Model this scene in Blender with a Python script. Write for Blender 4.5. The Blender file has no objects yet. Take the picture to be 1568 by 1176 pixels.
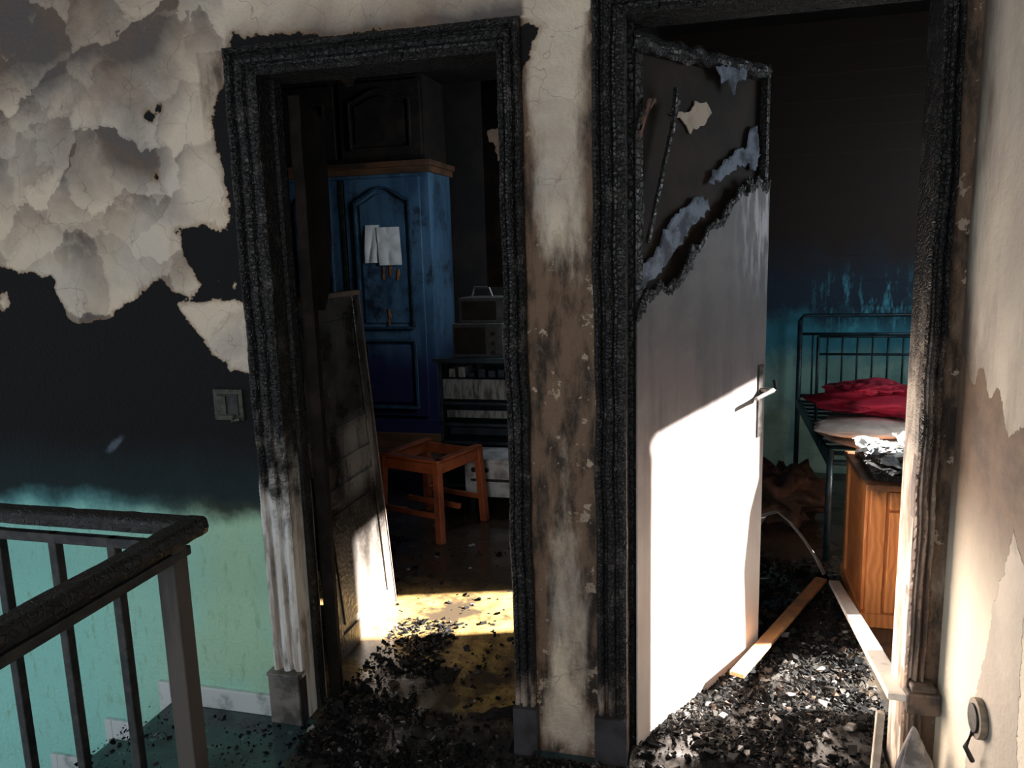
import bpy, math, random, bmesh
import numpy as np
from mathutils import Vector, Matrix, noise
random.seed(7); rng=np.random.default_rng(5)
S=bpy.context.scene; COL=S.collection
S.view_settings.view_transform='Standard'

# ------------------------------------------------------------------ node helpers
class NM:
    def __init__(s,name,rough=.6,metal=0.,spec=.5):
        s.m=bpy.data.materials.new(name); s.m.use_nodes=True; s.t=s.m.node_tree; s.n=s.t.nodes
        s.b=s.n['Principled BSDF']; s.b.inputs['Roughness'].default_value=rough
        s.b.inputs['Metallic'].default_value=metal; s.b.inputs['Specular IOR Level'].default_value=spec
        s.tc=s.n.new('ShaderNodeTexCoord'); s.P=s.tc.outputs['Object']
        sp=s.n.new('ShaderNodeSeparateXYZ'); s.t.links.new(s.P,sp.inputs[0]); s.X,s.Y,s.Z=sp.outputs
    def l(s,a,b): s.t.links.new(a,b)
    def put(s,sock,v):
        if isinstance(v,bpy.types.NodeSocket): s.l(v,sock)
        elif isinstance(v,(tuple,list)) and len(v)==3 and sock.type=='RGBA': sock.default_value=(*v,1)
        else: sock.default_value=v
    def math(s,op,a,b=0.,c=0.,clamp=False):
        n=s.n.new('ShaderNodeMath'); n.operation=op; n.use_clamp=clamp
        s.put(n.inputs[0],a); s.put(n.inputs[1],b); s.put(n.inputs[2],c); return n.outputs[0]
    def mp(s,v,a,b,c=0.,d=1.,smooth=True):
        n=s.n.new('ShaderNodeMapRange'); n.interpolation_type='SMOOTHSTEP' if smooth else 'LINEAR'
        for i,k in enumerate((v,a,b,c,d)): s.put(n.inputs[i],k)
        return n.outputs[0]
    def vscale(s,v,sc):
        n=s.n.new('ShaderNodeVectorMath'); n.operation='MULTIPLY'; s.put(n.inputs[0],v); n.inputs[1].default_value=sc; return n.outputs[0]
    def noise(s,scale,detail=6,rough=.6,vec=None,dist=0.,col=False):
        n=s.n.new('ShaderNodeTexNoise'); s.l(vec or s.P,n.inputs['Vector'])
        n.inputs['Scale'].default_value=scale; n.inputs['Detail'].default_value=detail; n.inputs['Roughness'].default_value=rough; n.inputs['Distortion'].default_value=dist
        return n.outputs['Color' if col else 'Fac']
    def vor(s,scale,feature='F1',vec=None,out='Distance',rand=1.):
        n=s.n.new('ShaderNodeTexVoronoi'); n.feature=feature; s.l(vec or s.P,n.inputs['Vector']); n.inputs['Scale'].default_value=scale; n.inputs['Randomness'].default_value=rand
        return n.outputs[out]
    def mix(s,f,a,b,mode='MIX'):
        n=s.n.new('ShaderNodeMix'); n.data_type='RGBA'; n.blend_type=mode
        s.put(n.inputs[0],f); s.put(n.inputs[6],a); s.put(n.inputs[7],b); return n.outputs[2]
    def attr(s,name,out='Fac'):
        n=s.n.new('ShaderNodeAttribute'); n.attribute_name=name; return n.outputs[out]
    def distort(s,scale,amt,detail=3):
        c=s.noise(scale,detail,col=True)
        a=s.n.new('ShaderNodeVectorMath'); a.operation='SUBTRACT'; s.l(c,a.inputs[0]); a.inputs[1].default_value=(.5,.5,.5)
        b=s.n.new('ShaderNodeVectorMath'); b.operation='MULTIPLY_ADD'; s.l(a.outputs[0],b.inputs[0]); b.inputs[1].default_value=(amt,)*3; s.l(s.P,b.inputs[2]); return b.outputs[0]
    def bump(s,h,dist=.01,strength=1.,prev=None):
        n=s.n.new('ShaderNodeBump'); s.put(n.inputs['Height'],h); n.inputs['Distance'].default_value=dist; n.inputs['Strength'].default_value=strength
        if prev is not None: s.l(prev,n.inputs['Normal'])
        s.l(n.outputs[0],s.b.inputs['Normal']); return n.outputs[0]
    def col(s,c): s.put(s.b.inputs['Base Color'],c); return s.m
    def rough(s,v): s.put(s.b.inputs['Roughness'],v)

def M_char(name='char',base=(.007,.007,.007),ash=(.07,.067,.063),scale=55,amt=.4,dist=.003):
    k=NM(name,.5,spec=.35); v=k.distort(12,.03); e=k.vor(scale,'DISTANCE_TO_EDGE',v)
    n=k.noise(40,6); a=k.mp(k.noise(14,6,.7),.5,.72)
    k.col(k.mix(k.math('MULTIPLY',a,amt),base,ash)); k.rough(k.mp(n,.3,.7,.3,.75))
    b=k.bump(k.mp(e,0,.12),dist); k.bump(n,dist*.6,.7,b); return k.m

def M_simple(name,c1,c2,scale=12,rough=.6,lo=.4,hi=.65,bd=.002,metal=0.,detail=6,stretch=None,spec=.5):
    k=NM(name,rough,metal,spec); v=k.vscale(k.P,stretch) if stretch else None
    n=k.noise(scale,detail,vec=v); k.col(k.mix(k.mp(n,lo,hi),c1,c2)); k.bump(n,bd); return k.m

# ------------------------------------------------------------------ mesh builder
class MB:
    def __init__(s): s.v=[];s.f=[];s.m=[]
    def add(s,vs,fs,mi=0,mat=None):
        o=len(s.v)
        for p in vs:
            p=Vector(p); s.v.append(tuple(mat@p) if mat is not None else tuple(p))
        for f in fs: s.f.append(tuple(o+i for i in f)); s.m.append(mi)
    def box(s,x0,x1,y0,y1,z0,z1,mi=0,mat=None):
        s.add([(x0,y0,z0),(x1,y0,z0),(x1,y1,z0),(x0,y1,z0),(x0,y0,z1),(x1,y0,z1),(x1,y1,z1),(x0,y1,z1)],
              [(0,3,2,1),(4,5,6,7),(0,1,5,4),(1,2,6,5),(2,3,7,6),(3,0,4,7)],mi,mat)
    def prism(s,pts,y0,y1,mi=0,mat=None):
        n=len(pts); vs=[(p[0],y0,p[1]) for p in pts]+[(p[0],y1,p[1]) for p in pts]
        fs=[tuple(range(n)),tuple(range(2*n-1,n-1,-1))]+[(i,n+i,n+(i+1)%n,(i+1)%n) for i in range(n)]
        s.add(vs,fs,mi,mat)
    def beam(s,p0,p1,w,h,mi=0,up=(0,0,1),w1=None,h1=None):
        p0=Vector(p0);p1=Vector(p1);d=(p1-p0).normalized();u=Vector(up)
        if abs(d.dot(u))>.98:u=Vector((0,1,0))
        r=d.cross(u).normalized();u=r.cross(d); w1=w1 or w; h1=h1 or h; vs=[]
        for p,a,b in((p0,w,h),(p1,w1,h1)):
            vs+=[p-r*a/2-u*b/2,p+r*a/2-u*b/2,p+r*a/2+u*b/2,p-r*a/2+u*b/2]
        s.add(vs,[(0,1,2,3),(7,6,5,4),(0,4,5,1),(1,5,6,2),(2,6,7,3),(3,7,4,0)],mi)
    def tube(s,path,r,mi=0,seg=10,rads=None,flat=1.):
        P=[Vector(p) for p in path];vs=[];n=len(P);ref=Vector((0,0,1))
        for i,p in enumerate(P):
            d=(P[min(i+1,n-1)]-P[max(i-1,0)]).normalized()
            a=d.cross(ref) 
            if a.length<.05:a=d.cross(Vector((0,1,0)))
            a.normalize();b=a.cross(d);rr=rads[i] if rads else r
            for k in range(seg):
                t=2*math.pi*k/seg; vs.append(p+a*math.cos(t)*rr+b*math.sin(t)*rr*flat)
        fs=[(i*seg+k,i*seg+(k+1)%seg,(i+1)*seg+(k+1)%seg,(i+1)*seg+k) for i in range(n-1) for k in range(seg)]
        fs+=[tuple(range(seg-1,-1,-1)),tuple((n-1)*seg+k for k in range(seg))]
        s.add(vs,fs,mi)
    def grid(s,fn,nu,nv,mi=0,flip=False):
        vs=[fn(i/nu,j/nv) for j in range(nv+1) for i in range(nu+1)];w=nu+1
        fs=[(j*w+i,j*w+i+1,(j+1)*w+i+1,(j+1)*w+i) for j in range(nv) for i in range(nu)]
        if flip: fs=[f[::-1] for f in fs]
        s.add(vs,fs,mi)
    def obj(s,name,mats,bevel=0,smooth=False,loc=None,rot=None,segs=2):
        me=bpy.data.meshes.new(name); me.from_pydata(s.v,[],s.f)
        for m in mats: me.materials.append(m)
        me.polygons.foreach_set('material_index',s.m)
        if smooth: me.polygons.foreach_set('use_smooth',[True]*len(s.f))
        me.update(); o=bpy.data.objects.new(name,me); COL.objects.link(o)
        if loc:o.location=loc
        if rot:o.rotation_euler=rot
        if bevel:
            b=o.modifiers.new('bevel','BEVEL');b.width=bevel;b.segments=segs;b.limit_method='ANGLE'
        return o
def jag(pts,amp=.006,step=.02,closed=True,seed=0):
    r=random.Random(seed);out=[];n=len(pts)
    for i in range(n if closed else n-1):
        a=pts[i];b=pts[(i+1)%n];L=math.hypot(b[0]-a[0],b[1]-a[1]);k=max(1,int(L/step))
        for j in range(k):
            t=j/k;out.append((a[0]+(b[0]-a[0])*t+r.uniform(-amp,amp),a[1]+(b[1]-a[1])*t+r.uniform(-amp,amp)))
    if not closed: out.append(pts[-1])
    return out
def sdf(P,poly):
    poly=np.array(poly);n=len(poly);d=np.full(len(P),1e9);ins=np.zeros(len(P),bool)
    for i in range(n):
        a=poly[i];b=poly[(i+1)%n];e=b-a;w=P-a
        t=np.clip((w@e)/max(e@e,1e-12),0,1);q=w-t[:,None]*e;d=np.minimum(d,np.hypot(q[:,0],q[:,1]))
        c=((a[1]>P[:,1])!=(b[1]>P[:,1]))
        with np.errstate(divide='ignore',invalid='ignore'):
            xx=(b[0]-a[0])*(P[:,1]-a[1])/(b[1]-a[1])+a[0]
        ins^=c&(P[:,0]<xx)
    return np.where(ins,d,-d)
def N3(x,y,z,s=1.): return noise.noise(Vector((x*s,y*s,z*s)))
def fattr(o,name,arr):
    a=o.data.attributes.new(name,'FLOAT','POINT'); a.data.foreach_set('value',np.asarray(arr,dtype=np.float32))

# ------------------------------------------------------------------ materials
CHAR=M_char()
def M_casing(name,zc,pale,wood,band=.18,amp=1.1):
    k=NM(name,.5,spec=.4)
    v=k.distort(12,.02); vs=k.vscale(v,(1.,1,1.5)); e=k.vor(55,'DISTANCE_TO_EDGE',vs); n=k.noise(50,6)
    a=k.mp(k.noise(16,6,.7),.52,.72); ch=k.mix(k.math('MULTIPLY',a,.6),(.008,.008,.008),(.11,.10,.095))
    st=k.noise(30,6,vec=k.vscale(k.P,(1,1,.12))); pw=k.mix(k.mp(st,.45,.6),pale,wood)
    pw=k.mix(k.math('MULTIPLY',k.mp(k.noise(22,5,vec=k.vscale(k.P,(1,1,.3))),.5,.62),.6),pw,(.05,.045,.04))
    zz=k.math('ADD',k.Z,k.math('MULTIPLY',k.math('SUBTRACT',k.noise(7,6),.5),amp))
    f=k.mp(zz,zc-band,zc+band); k.col(k.mix(f,pw,ch))
    b=k.bump(k.math('MULTIPLY',k.mp(e,0,.15),f),.003); k.bump(n,.002,.6,b); return k.m
CAS_L=M_casing('casing_left_leg',.80,(.66,.66,.63),(.40,.35,.30))
CAS_D=M_casing('casing_charred',.14,(.34,.27,.22),(.16,.10,.075),.25,1.5)
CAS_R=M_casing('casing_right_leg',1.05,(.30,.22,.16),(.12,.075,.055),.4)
JAMB_R=M_casing('jamb_wood_bounce_tint',1.15,(.62,.54,.45),(.38,.28,.20),.35)  # lower jamb painted pale to carry the light bounced off the door

# front wall ---------------------------------------------------------------
def M_wall():
    k=NM('burnt_plaster_wall',.8,spec=.2)
    n=k.noise(16,7,.65); pm=k.math('ADD',k.attr('paint'),k.math('MULTIPLY',k.math('SUBTRACT',n,.5),.09))
    mask=k.mp(pm,0,.004); edge=k.mp(pm,0,.022,1,0)
    v=k.distort(3.6,.26,5)
    vn=k.n.new('ShaderNodeTexVoronoi'); vn.feature='F1'; k.l(v,vn.inputs['Vector']); vn.inputs['Scale'].default_value=6.2
    sb=k.n.new('ShaderNodeVectorMath'); sb.operation='SUBTRACT'; k.l(v,sb.inputs[0]); k.l(vn.outputs['Position'],sb.inputs[1])
    sp=k.n.new('ShaderNodeSeparateXYZ'); k.l(sb.outputs[0],sp.inputs[0])
    g=k.mp(sp.outputs[2],-.10,.10,0,1,False)
    cs=k.n.new('ShaderNodeSeparateColor'); k.l(vn.outputs['Color'],cs.inputs[0])
    cl=k.noise(2.6,6,.6,dist=.4)
    soot=k.attr('soot')
    ve=k.mp(k.vor(6.2,'DISTANCE_TO_EDGE',v),0,.08)
    fl=k.math('ADD',k.math('MULTIPLY',k.math('SUBTRACT',g,.5),.70),k.math('MULTIPLY',k.math('SUBTRACT',cs.outputs[0],.5),.55))
    fl=k.math('MULTIPLY',k.math('MULTIPLY',fl,k.attr('scal')),k.math('ADD',.6,k.math('MULTIPLY',ve,.4)))
    dark=k.math('ADD',k.math('ADD',soot,k.math('MULTIPLY',k.math('SUBTRACT',cl,.5),1.7)),fl,clamp=True)
    base=k.mix(k.mp(k.noise(2.5,4),.4,.65),(.57,.48,.365),(.50,.45,.375))
    smoke=k.mix(k.mp(k.noise(4,4),.4,.6),(.125,.092,.070),(.095,.084,.078))
    paint=k.mix(dark,base,smoke)
    br=k.attr('brown'); nb=k.noise(6,7,.68,vec=k.vscale(k.P,(1.8,1,.55)))
    bf=k.mp(k.math('ADD',br,k.math('MULTIPLY',k.math('SUBTRACT',nb,.5),1.5)),.3,.85)
    brc=k.mix(k.mp(k.noise(10,6,.65,vec=k.vscale(k.P,(1.6,1,.5))),.42,.62),(.135,.088,.058),(.028,.021,.016))
    paint=k.mix(bf,paint,brc)
    pf=k.mp(k.noise(11,7,.7),.585,.60); paint=k.mix(k.math('MULTIPLY',k.math('MULTIPLY',pf,br),.8),paint,(.34,.27,.20))
    sc=k.mp(k.vor(7,'DISTANCE_TO_EDGE',k.distort(6,.15)),0,.010,1,0)
    paint=k.mix(k.math('MULTIPLY',sc,.45),paint,(.12,.09,.07))
    paint=k.mix(k.math('MULTIPLY',edge,.6),paint,(.18,.11,.055))
    zz=k.math('ADD',k.Z,k.math('MULTIPLY',k.math('SUBTRACT',k.noise(5,6),.5),.16))
    gn=k.mix(k.mp(k.noise(3,4),.4,.65),(.38,.61,.42),(.34,.63,.50))
    gn=k.mix(k.mp(k.X,-2.3,-1.5),(.29,.66,.58),gn)
    gn=k.mix(k.math('MULTIPLY',k.mp(k.noise(22,6,.7,vec=k.vscale(k.P,(1.5,1,.5))),.52,.7),.7),gn,(.22,.40,.26))
    tc=k.mix(k.mp(k.X,-2.2,-1.55),(.13,.38,.39),(.07,.09,.06))
    teal=k.mix(k.mp(zz,.68,.78),tc,(.010,.022,.025))
    blk=k.mix(k.mp(zz,.76,.98),teal,(.0045,.0045,.005))
    blk=k.mix(k.math('MULTIPLY',k.mp(k.noise(35,7,.75),.67,.71),.3),blk,(.12,.12,.115))
    under=k.mix(k.mp(zz,.66,.74),gn,blk)
    under=k.mix(k.attr('scratch'),under,(.18,.24,.30))
    k.col(k.mix(mask,under,paint))
    b=k.bump(mask,.006); b=k.bump(k.noise(75,3),.006,.9,b); b=k.bump(g,.005,.3,b); k.bump(k.noise(20,6),.006,.6,b)
    return k.m
MW=M_wall()
MIN=M_simple('sooty_interior',(.008,.007,.0065),(.016,.013,.011),3,.7,spec=.2)

def front_wall():
    res=.012; x0,x1,z0,z1=-3.9,.602,-1.6,2.9
    nx=int((x1-x0)/res);nz=int((z1-z0)/res)
    xs=np.linspace(x0,x1,nx+1);zs=np.linspace(z0,z1,nz+1);Xg,Zg=np.meshgrid(xs,zs)
    P=np.stack([Xg.ravel(),Zg.ravel()],1)
    V=np.stack([P[:,0],np.zeros(len(P)),P[:,1]],1)
    I,J=np.meshgrid(np.arange(nx),np.arange(nz));cx=(xs[I]+xs[I+1])/2;cz=(zs[J]+zs[J+1])/2
    keep=~(((cx>-1.36)&(cx<-.53)&(cz<2.10))|((cx>-.28)&(cx<.53)&(cz<2.14)))
    keep&=~((cx>-1.36)&(cz<0))
    I=I[keep];J=J[keep];w=nx+1
    F=np.stack([J*w+I,J*w+I+1,(J+1)*w+I+1,(J+1)*w+I],1)
    peel=[(-4.2,1.50),(-3.4,1.56),(-2.9,1.47),(-2.6,1.58),(-2.338,1.528),(-2.218,1.508),(-2.126,1.495),(-2.102,1.398),(-2.083,1.35),(-2.019,1.332),(-1.925,1.353),(-1.855,1.406),(-1.789,1.426),(-1.707,1.487),(-1.671,1.445),(-1.642,1.424),(-1.581,1.433),(-1.566,1.464),(-1.593,1.536),(-1.625,1.628),(-1.557,1.645),(-1.501,1.629),(-1.438,1.631),(-1.432,1.738),(-1.445,1.826),(-1.476,1.923),(-1.451,1.987),(-1.40,2.08),(-1.37,2.19),(-1.3,2.17),(-.45,2.12),(-.56,1.9),(-.60,-.1),(-.24,-.1),(-.26,2.16),(.51,2.20),(.52,-.2),(.8,-.2),(.8,3.1),(-4.2,3.1)]
    patch=[(-1.67,1.41),(-1.5,1.415),(-1.37,1.41),(-1.39,1.18),(-1.42,1.175),(-1.48,1.19),(-1.54,1.24),(-1.62,1.33)]
    d=np.maximum(sdf(P,peel),sdf(P,patch)); 
    for c in ((-2.34,1.42,.028),(-1.55,1.40,.018),(-1.47,1.39,.012),(-1.44,1.46,.014),(-1.50,1.47,.012)):
        d=np.maximum(d,c[2]-np.hypot(P[:,0]-c[0],P[:,1]-c[1]))
    for hx,hz,hr in ((-1.68,1.98,.014),(-1.655,2.0,.010),(-1.69,1.80,.006)):
        d=np.minimum(d,np.hypot(P[:,0]-hx,P[:,1]-hz)-hr)
    x,z=P[:,0],P[:,1]
    left=x<-1.40
    soot=np.where(left,.47+.38*np.clip((z-1.8)/.4,0,1),.20)
    g=lambda cx,cz,r,ry=None:np.exp(-((x-cx)**2/r**2+(z-cz)**2/(ry or r)**2))
    soot-=.75*g(-1.53,1.82,.10,.22)+.35*g(-2.05,1.50,.25,.10)+.55*g(-1.42,2.3,.25)+.9*g(-1.5,1.3,.17)+.3*g(-2.25,2.0,.12,.07)+.25*g(-1.75,1.68,.10)
    soot+=.25*g(-2.2,2.25,.35,.15)+.30*g(-1.78,2.05,.12,.2)+.2*g(-1.95,1.75,.1,.08)
    soot+=np.where(~left&(z>2.15)&(x<-.5),.95*np.exp(-(z-2.16)/.07),0)
    soot+=.5*np.clip((x-.3)/.2,0,1)*(z>2.1)
    scal=np.where(left,1.,.2)
    pil=(x>-.6)&(x<-.2)&(z<2.15)
    prof=np.interp(z,[0,.08,.2,.45,.7,.85,1.1,1.3,1.42,1.6,1.9,2.2],[.6,.1,.48,.50,.60,.84,.90,.90,.72,.42,.24,.10])
    br=np.zeros(len(P))
    br=np.where(pil,prof+.65*np.exp(-(x+.5)/.03)+.5*np.exp((x+.32)/.03),br)
    soot=np.where(pil,.10+.18*np.clip((1.-z)/1,0,1),soot)
    br=np.where(x>.45,1.05-.2*np.clip((1.9-z)/1.5,0,1),br)
    br=np.where((x>-.32)&(x<.5)&(z>2.1),.95*np.exp(-(z-2.15)/.14),br)
    br=np.where(left&(x>-1.5)&(z>1.85)&(z<2.15),.5,br)
    me=bpy.data.meshes.new('wall_front')
    me.from_pydata(V.tolist(),[],F.tolist())
    me.materials.append(MW);me.materials.append(MIN)
    o=bpy.data.objects.new('wall_front',me);COL.objects.link(o)
    fattr(o,'paint',d);fattr(o,'soot',np.clip(soot,-.2,1.2));fattr(o,'scal',scal);fattr(o,'brown',br)
    u=(x+1.955)*.8+(z-.93)*.6;w_=-(x+1.955)*.6+(z-.93)*.8
    fattr(o,'scratch',np.clip(1.-np.hypot(u/.05,w_/.014),0,.35))
    bm=bmesh.new();bm.from_mesh(me);bmesh.ops.delete(bm,geom=[v for v in bm.verts if not v.link_faces],context='VERTS')
    def bx(a,b,c,e):
        vs=[bm.verts.new(p) for p in [(a,.002,c),(b,.002,c),(b,.12,c),(a,.12,c),(a,.002,e),(b,.002,e),(b,.12,e),(a,.12,e)]]
        for f in [(0,3,2,1),(4,5,6,7),(1,2,6,5),(2,3,7,6),(3,0,4,7)]:
            q=bm.faces.new([vs[i] for i in f]);q.material_index=1
    bx(-3.9,-1.36,-1.6,2.9);bx(-1.36,-.53,2.10,2.9);bx(-.53,-.28,0,2.9);bx(-.28,.545,2.14,2.9);bx(.545,2.7,0,2.9)
    bm.to_mesh(me);bm.free()
front_wall()

# hall right wall --------------------------------------------------------------
def right_wall():
    k=NM('scorched_cream_plaster',.7,spec=.25)
    n=k.noise(10,7,.65); pm=k.math('ADD',k.attr('paint'),k.math('MULTIPLY',k.math('SUBTRACT',n,.5),.10))
    mask=k.mp(pm,0,.005)
    base=k.mix(k.mp(k.noise(3,5),.4,.65),(.60,.54,.44),(.48,.43,.36))
    dark=k.mp(k.math('ADD',k.attr('soot'),k.math('MULTIPLY',k.math('SUBTRACT',k.noise(6,6,vec=k.vscale(k.P,(1,1.6,.5))),.5),1.3)),.2,.95)
    p=k.mix(dark,base,(.12,.092,.07))
    u=k.mix(k.mp(k.noise(5,5),.35,.65),(.20,.135,.09),(.10,.07,.05))
    u=k.mix(k.mp(k.Z,.60,1.0,1,0),u,(.84,.76,.60))  # bounce from the sunlit door painted in as brighter cream low down
    k.col(k.mix(mask,u,p)); b=k.bump(mask,.004); b=k.bump(k.noise(60,5),.003,.7,b); k.bump(k.noise(9,5),.012,.6,b)
    ys=np.linspace(-1.6,0,114);zs=np.linspace(0,2.9,200);Y,Z=np.meshgrid(ys,zs);y=Y.ravel();z=Z.ravel()
    V=[(.602,a,b) for a,b in zip(y.tolist(),z.tolist())];w=len(ys)
    F=[(j*w+i,(j+1)*w+i,(j+1)*w+i+1,j*w+i+1) for j in range(len(zs)-1) for i in range(w-1)]
    me=bpy.data.meshes.new('wall_right');nv=len(V)
    V+=[(.602,-3.2,0),(.602,-1.6,0),(.602,-1.6,2.9),(.602,-3.2,2.9),(.72,-3.2,0),(.72,0,0),(.72,0,2.9),(.72,-3.2,2.9)]
    F+=[(nv,nv+3,nv+2,nv+1),(nv+4,nv+5,nv+6,nv+7)]
    me.from_pydata(V,[],F);me.materials.append(k.m);o=bpy.data.objects.new('wall_right',me);COL.objects.link(o)
    ya=np.array([v[1] for v in V]);za=np.array([v[2] for v in V])
    poly=[(.1,1.30),(-.03,1.26),(-.07,1.20),(-.12,1.19),(-.17,1.25),(-.22,1.17),(-.28,1.21),(-.35,1.12),(-.43,1.17),(-.6,1.05),(-3.4,1.1),(-3.4,3.1),(.1,3.1)]
    P=np.stack([ya,za],1);d=np.maximum(sdf(P,poly),sdf(P,[(-.2,-.1),(-.24,.3),(-.35,.75),(-.42,.95),(-.5,.9),(-.6,-.1)]))
    fattr(o,'paint',d)
    fattr(o,'soot',.95*np.exp(ya/.08)+.10+.30*np.clip((1.45-za)/.3,0,1)*(za>.9)+.18*np.clip((za-1.6)/.5,0,1))
right_wall()

# ------------------------------------------------------------------ room shell
def M_floor():
    k=NM('wet_dirty_floor',.4)
    n=k.noise(4,7,.65);n2=k.noise(18,6,.7)
    room=k.mp(k.Y,.05,.2); lft=k.mp(k.X,-.55,-.35,1,0)
    och=k.mix(k.mp(n2,.4,.65),(.34,.22,.075),(.17,.10,.04))
    och=k.mix(k.mp(n,.44,.60),och,(.045,.032,.020))
    och=k.mix(k.mp(k.math('ADD',k.Y,k.math('MULTIPLY',n,.3)),1.10,1.35),och,(.045,.032,.022))  # unlit floor past the sun patch painted in as a darker colour
    hall=k.mix(k.mp(n,.4,.62),(.03,.06,.065),(.012,.016,.018)); hall=k.mix(k.mp(n2,.58,.68),hall,(.09,.13,.13))
    rr=k.mix(k.mp(n,.4,.62),(.05,.04,.03),(.02,.018,.015))
    k.col(k.mix(room,hall,k.mix(lft,rr,och))); k.rough(k.mp(n,.4,.6,.06,.35)); k.bump(n2,.002,.4); return k.m
b=MB()
b.box(-1.15,.6,-3.2,.12,-.15,0);b.box(-1.83,-1.15,-.67,-.001,-.15,0);b.box(-3.9,2.6,.12,4.1,-.15,0)
b.obj('floor',[M_floor()])
PL=M_simple('ceiling_soot',(.12,.11,.10),(.05,.045,.04),2,.8)
b=MB();b.box(-3.9,.72,-3.2,0,2.9,3.0);b.obj('ceiling',[PL])
b=MB();b.box(-3.9,2.7,.0,4.2,2.901,3.0);b.obj('ceiling_rooms',[MIN])
def M_back():
    k=NM('back_wall_sooty_teal',.5,spec=.3)
    zz=k.math('ADD',k.Z,k.math('MULTIPLY',k.math('SUBTRACT',k.noise(6,7,.7,vec=k.vscale(k.P,(1,1,.5))),.5),.5))
    mint=k.mix(k.mp(k.noise(5,5),.4,.6),(.26,.48,.43),(.16,.34,.31))
    c=k.mix(k.mp(zz,.72,.90),mint,(.035,.24,.33)); c=k.mix(k.mp(zz,.93,1.16),c,(.009,.028,.055)); c=k.mix(k.mp(zz,1.22,1.6),c,(.016,.0105,.008))
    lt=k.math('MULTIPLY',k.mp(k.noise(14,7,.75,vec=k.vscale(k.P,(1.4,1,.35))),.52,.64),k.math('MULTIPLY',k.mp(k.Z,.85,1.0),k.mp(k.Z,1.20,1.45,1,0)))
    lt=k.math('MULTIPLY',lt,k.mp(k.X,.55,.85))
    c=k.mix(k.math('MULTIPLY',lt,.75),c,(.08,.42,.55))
    k.col(c)
    gr=k.math('FRACT',k.math('MULTIPLY',k.Z,6.2)); k.bump(k.mp(gr,0,.06),.003,.25); return k.m
MBK=M_back()
b=MB();b.box(-.36,2.6,3.3,3.4,0,2.9);b.obj('wall_back_right_room',[MBK])
b=MB();b.box(-3.9,-.44,4.1,4.2,0,2.9);b.obj('wall_back_left_room',[MIN])
b=MB();b.box(-4.0,-3.9,-.1,4.2,0,2.9);b.obj('wall_left',[MIN])
b=MB();b.box(-.44,-.36,.13,.5,0,2.9);b.box(-.44,-.36,1.7,4.1,0,2.9);b.obj('wall_partition',[MIN])
b=MB();x0,x1=2.6,2.72
b.box(x0,x1,.12,1.0,0,2.9);b.box(x0,x1,1.5,1.78,0,2.9);b.box(x0,x1,2.22,3.4,0,2.9)
b.box(x0,x1,1.0,1.5,0,1.0);b.box(x0,x1,1.78,2.22,0,1.0);b.box(x0,x1,1.78,2.22,2.47,2.9)
b.add([(x0,1.0,2.42),(x1,1.0,2.42),(x1,1.5,2.34),(x0,1.5,2.34),(x0,1.0,2.9),(x1,1.0,2.9),(x1,1.5,2.9),(x0,1.5,2.9)],[(0,3,2,1),(4,5,6,7),(0,1,5,4),(1,2,6,5),(2,3,7,6),(3,0,4,7)])  # head over the first window sloped to level the sun patch on the door
b.obj('wall_right_room',[MIN])
WHITE=M_simple('window_white_paint',(.6,.6,.58),(.45,.44,.42),10,.5)
for i,(a,c,t) in enumerate(((1.0,1.5,2.34),(1.78,2.22,2.47))):  # both windows assumed from where the sun patches fall, out of view
    b=MB();w=.02
    b.box(2.64,2.68,a,a+w,1.0,t);b.box(2.64,2.68,c-w,c,1.0,t);b.box(2.64,2.68,a+w,c-w,1.0,1.0+w)
    if i: b.box(2.64,2.68,a+w,c-w,t-w,t)
    b.obj('window_%d'%(i+1),[WHITE],.003)
b=MB()
b.add([(2.57+.012*math.sin(j*2.1),yy,zz) for zz,ys in ((1.95,(1.49,1.48,1.475,1.47)),(1.80,(1.49,1.46,1.43,1.405)),(1.6,(1.49,1.47,1.42,1.38)),(1.35,(1.49,1.46,1.42,1.395)),(1.05,(1.49,1.46,1.44,1.41))) for j,yy in enumerate(ys)],
      [(r*4+c,r*4+c+1,r*4+c+5,r*4+c+4) for r in range(4) for c in range(3)])
b.obj('sun_blocker',[M_simple('sun_blocker_cloth',(.05,.04,.035),(.02,.018,.016),10,.9)],smooth=True)  # unseen strip added at the window to notch the sun patch on the door
b=MB()
for i in range(6):
    b.box(-1.83-.27*(i+1),-1.83-.27*i,-.67,-.018,-1.6,-.18*(i+1))
b.obj('stairs',[M_simple('stair_stone',(.04,.09,.09),(.015,.025,.027),9,.5)])
b=MB();b.box(-3.9,-1.15,-3.2,-.67,-1.7,-1.6);b.box(-1.17,-1.151,-3.2,-.67,-1.6,-.15);b.obj('floor_stairwell',[M_simple('stairwell_floor',(.10,.13,.12),(.04,.05,.05),5,.6)])
WB=M_simple('baseboard_white',(.55,.60,.60),(.25,.29,.29),14,.5,.5,.7)
b=MB();b.box(-1.83,-1.42,-.016,0,0,.075);b.box(-1.88,-1.83,-.016,0,-.11,.075)
for i in range(5):
    x=-1.83-.27*i;z=-.18*(i+1);b.box(x-.27,x,-.016,0,z,z+.075);b.box(x-.27-.03,x-.27,-.016,0,z-.105,z+.075)
b.obj('baseboard_front',[WB],.003)

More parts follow.
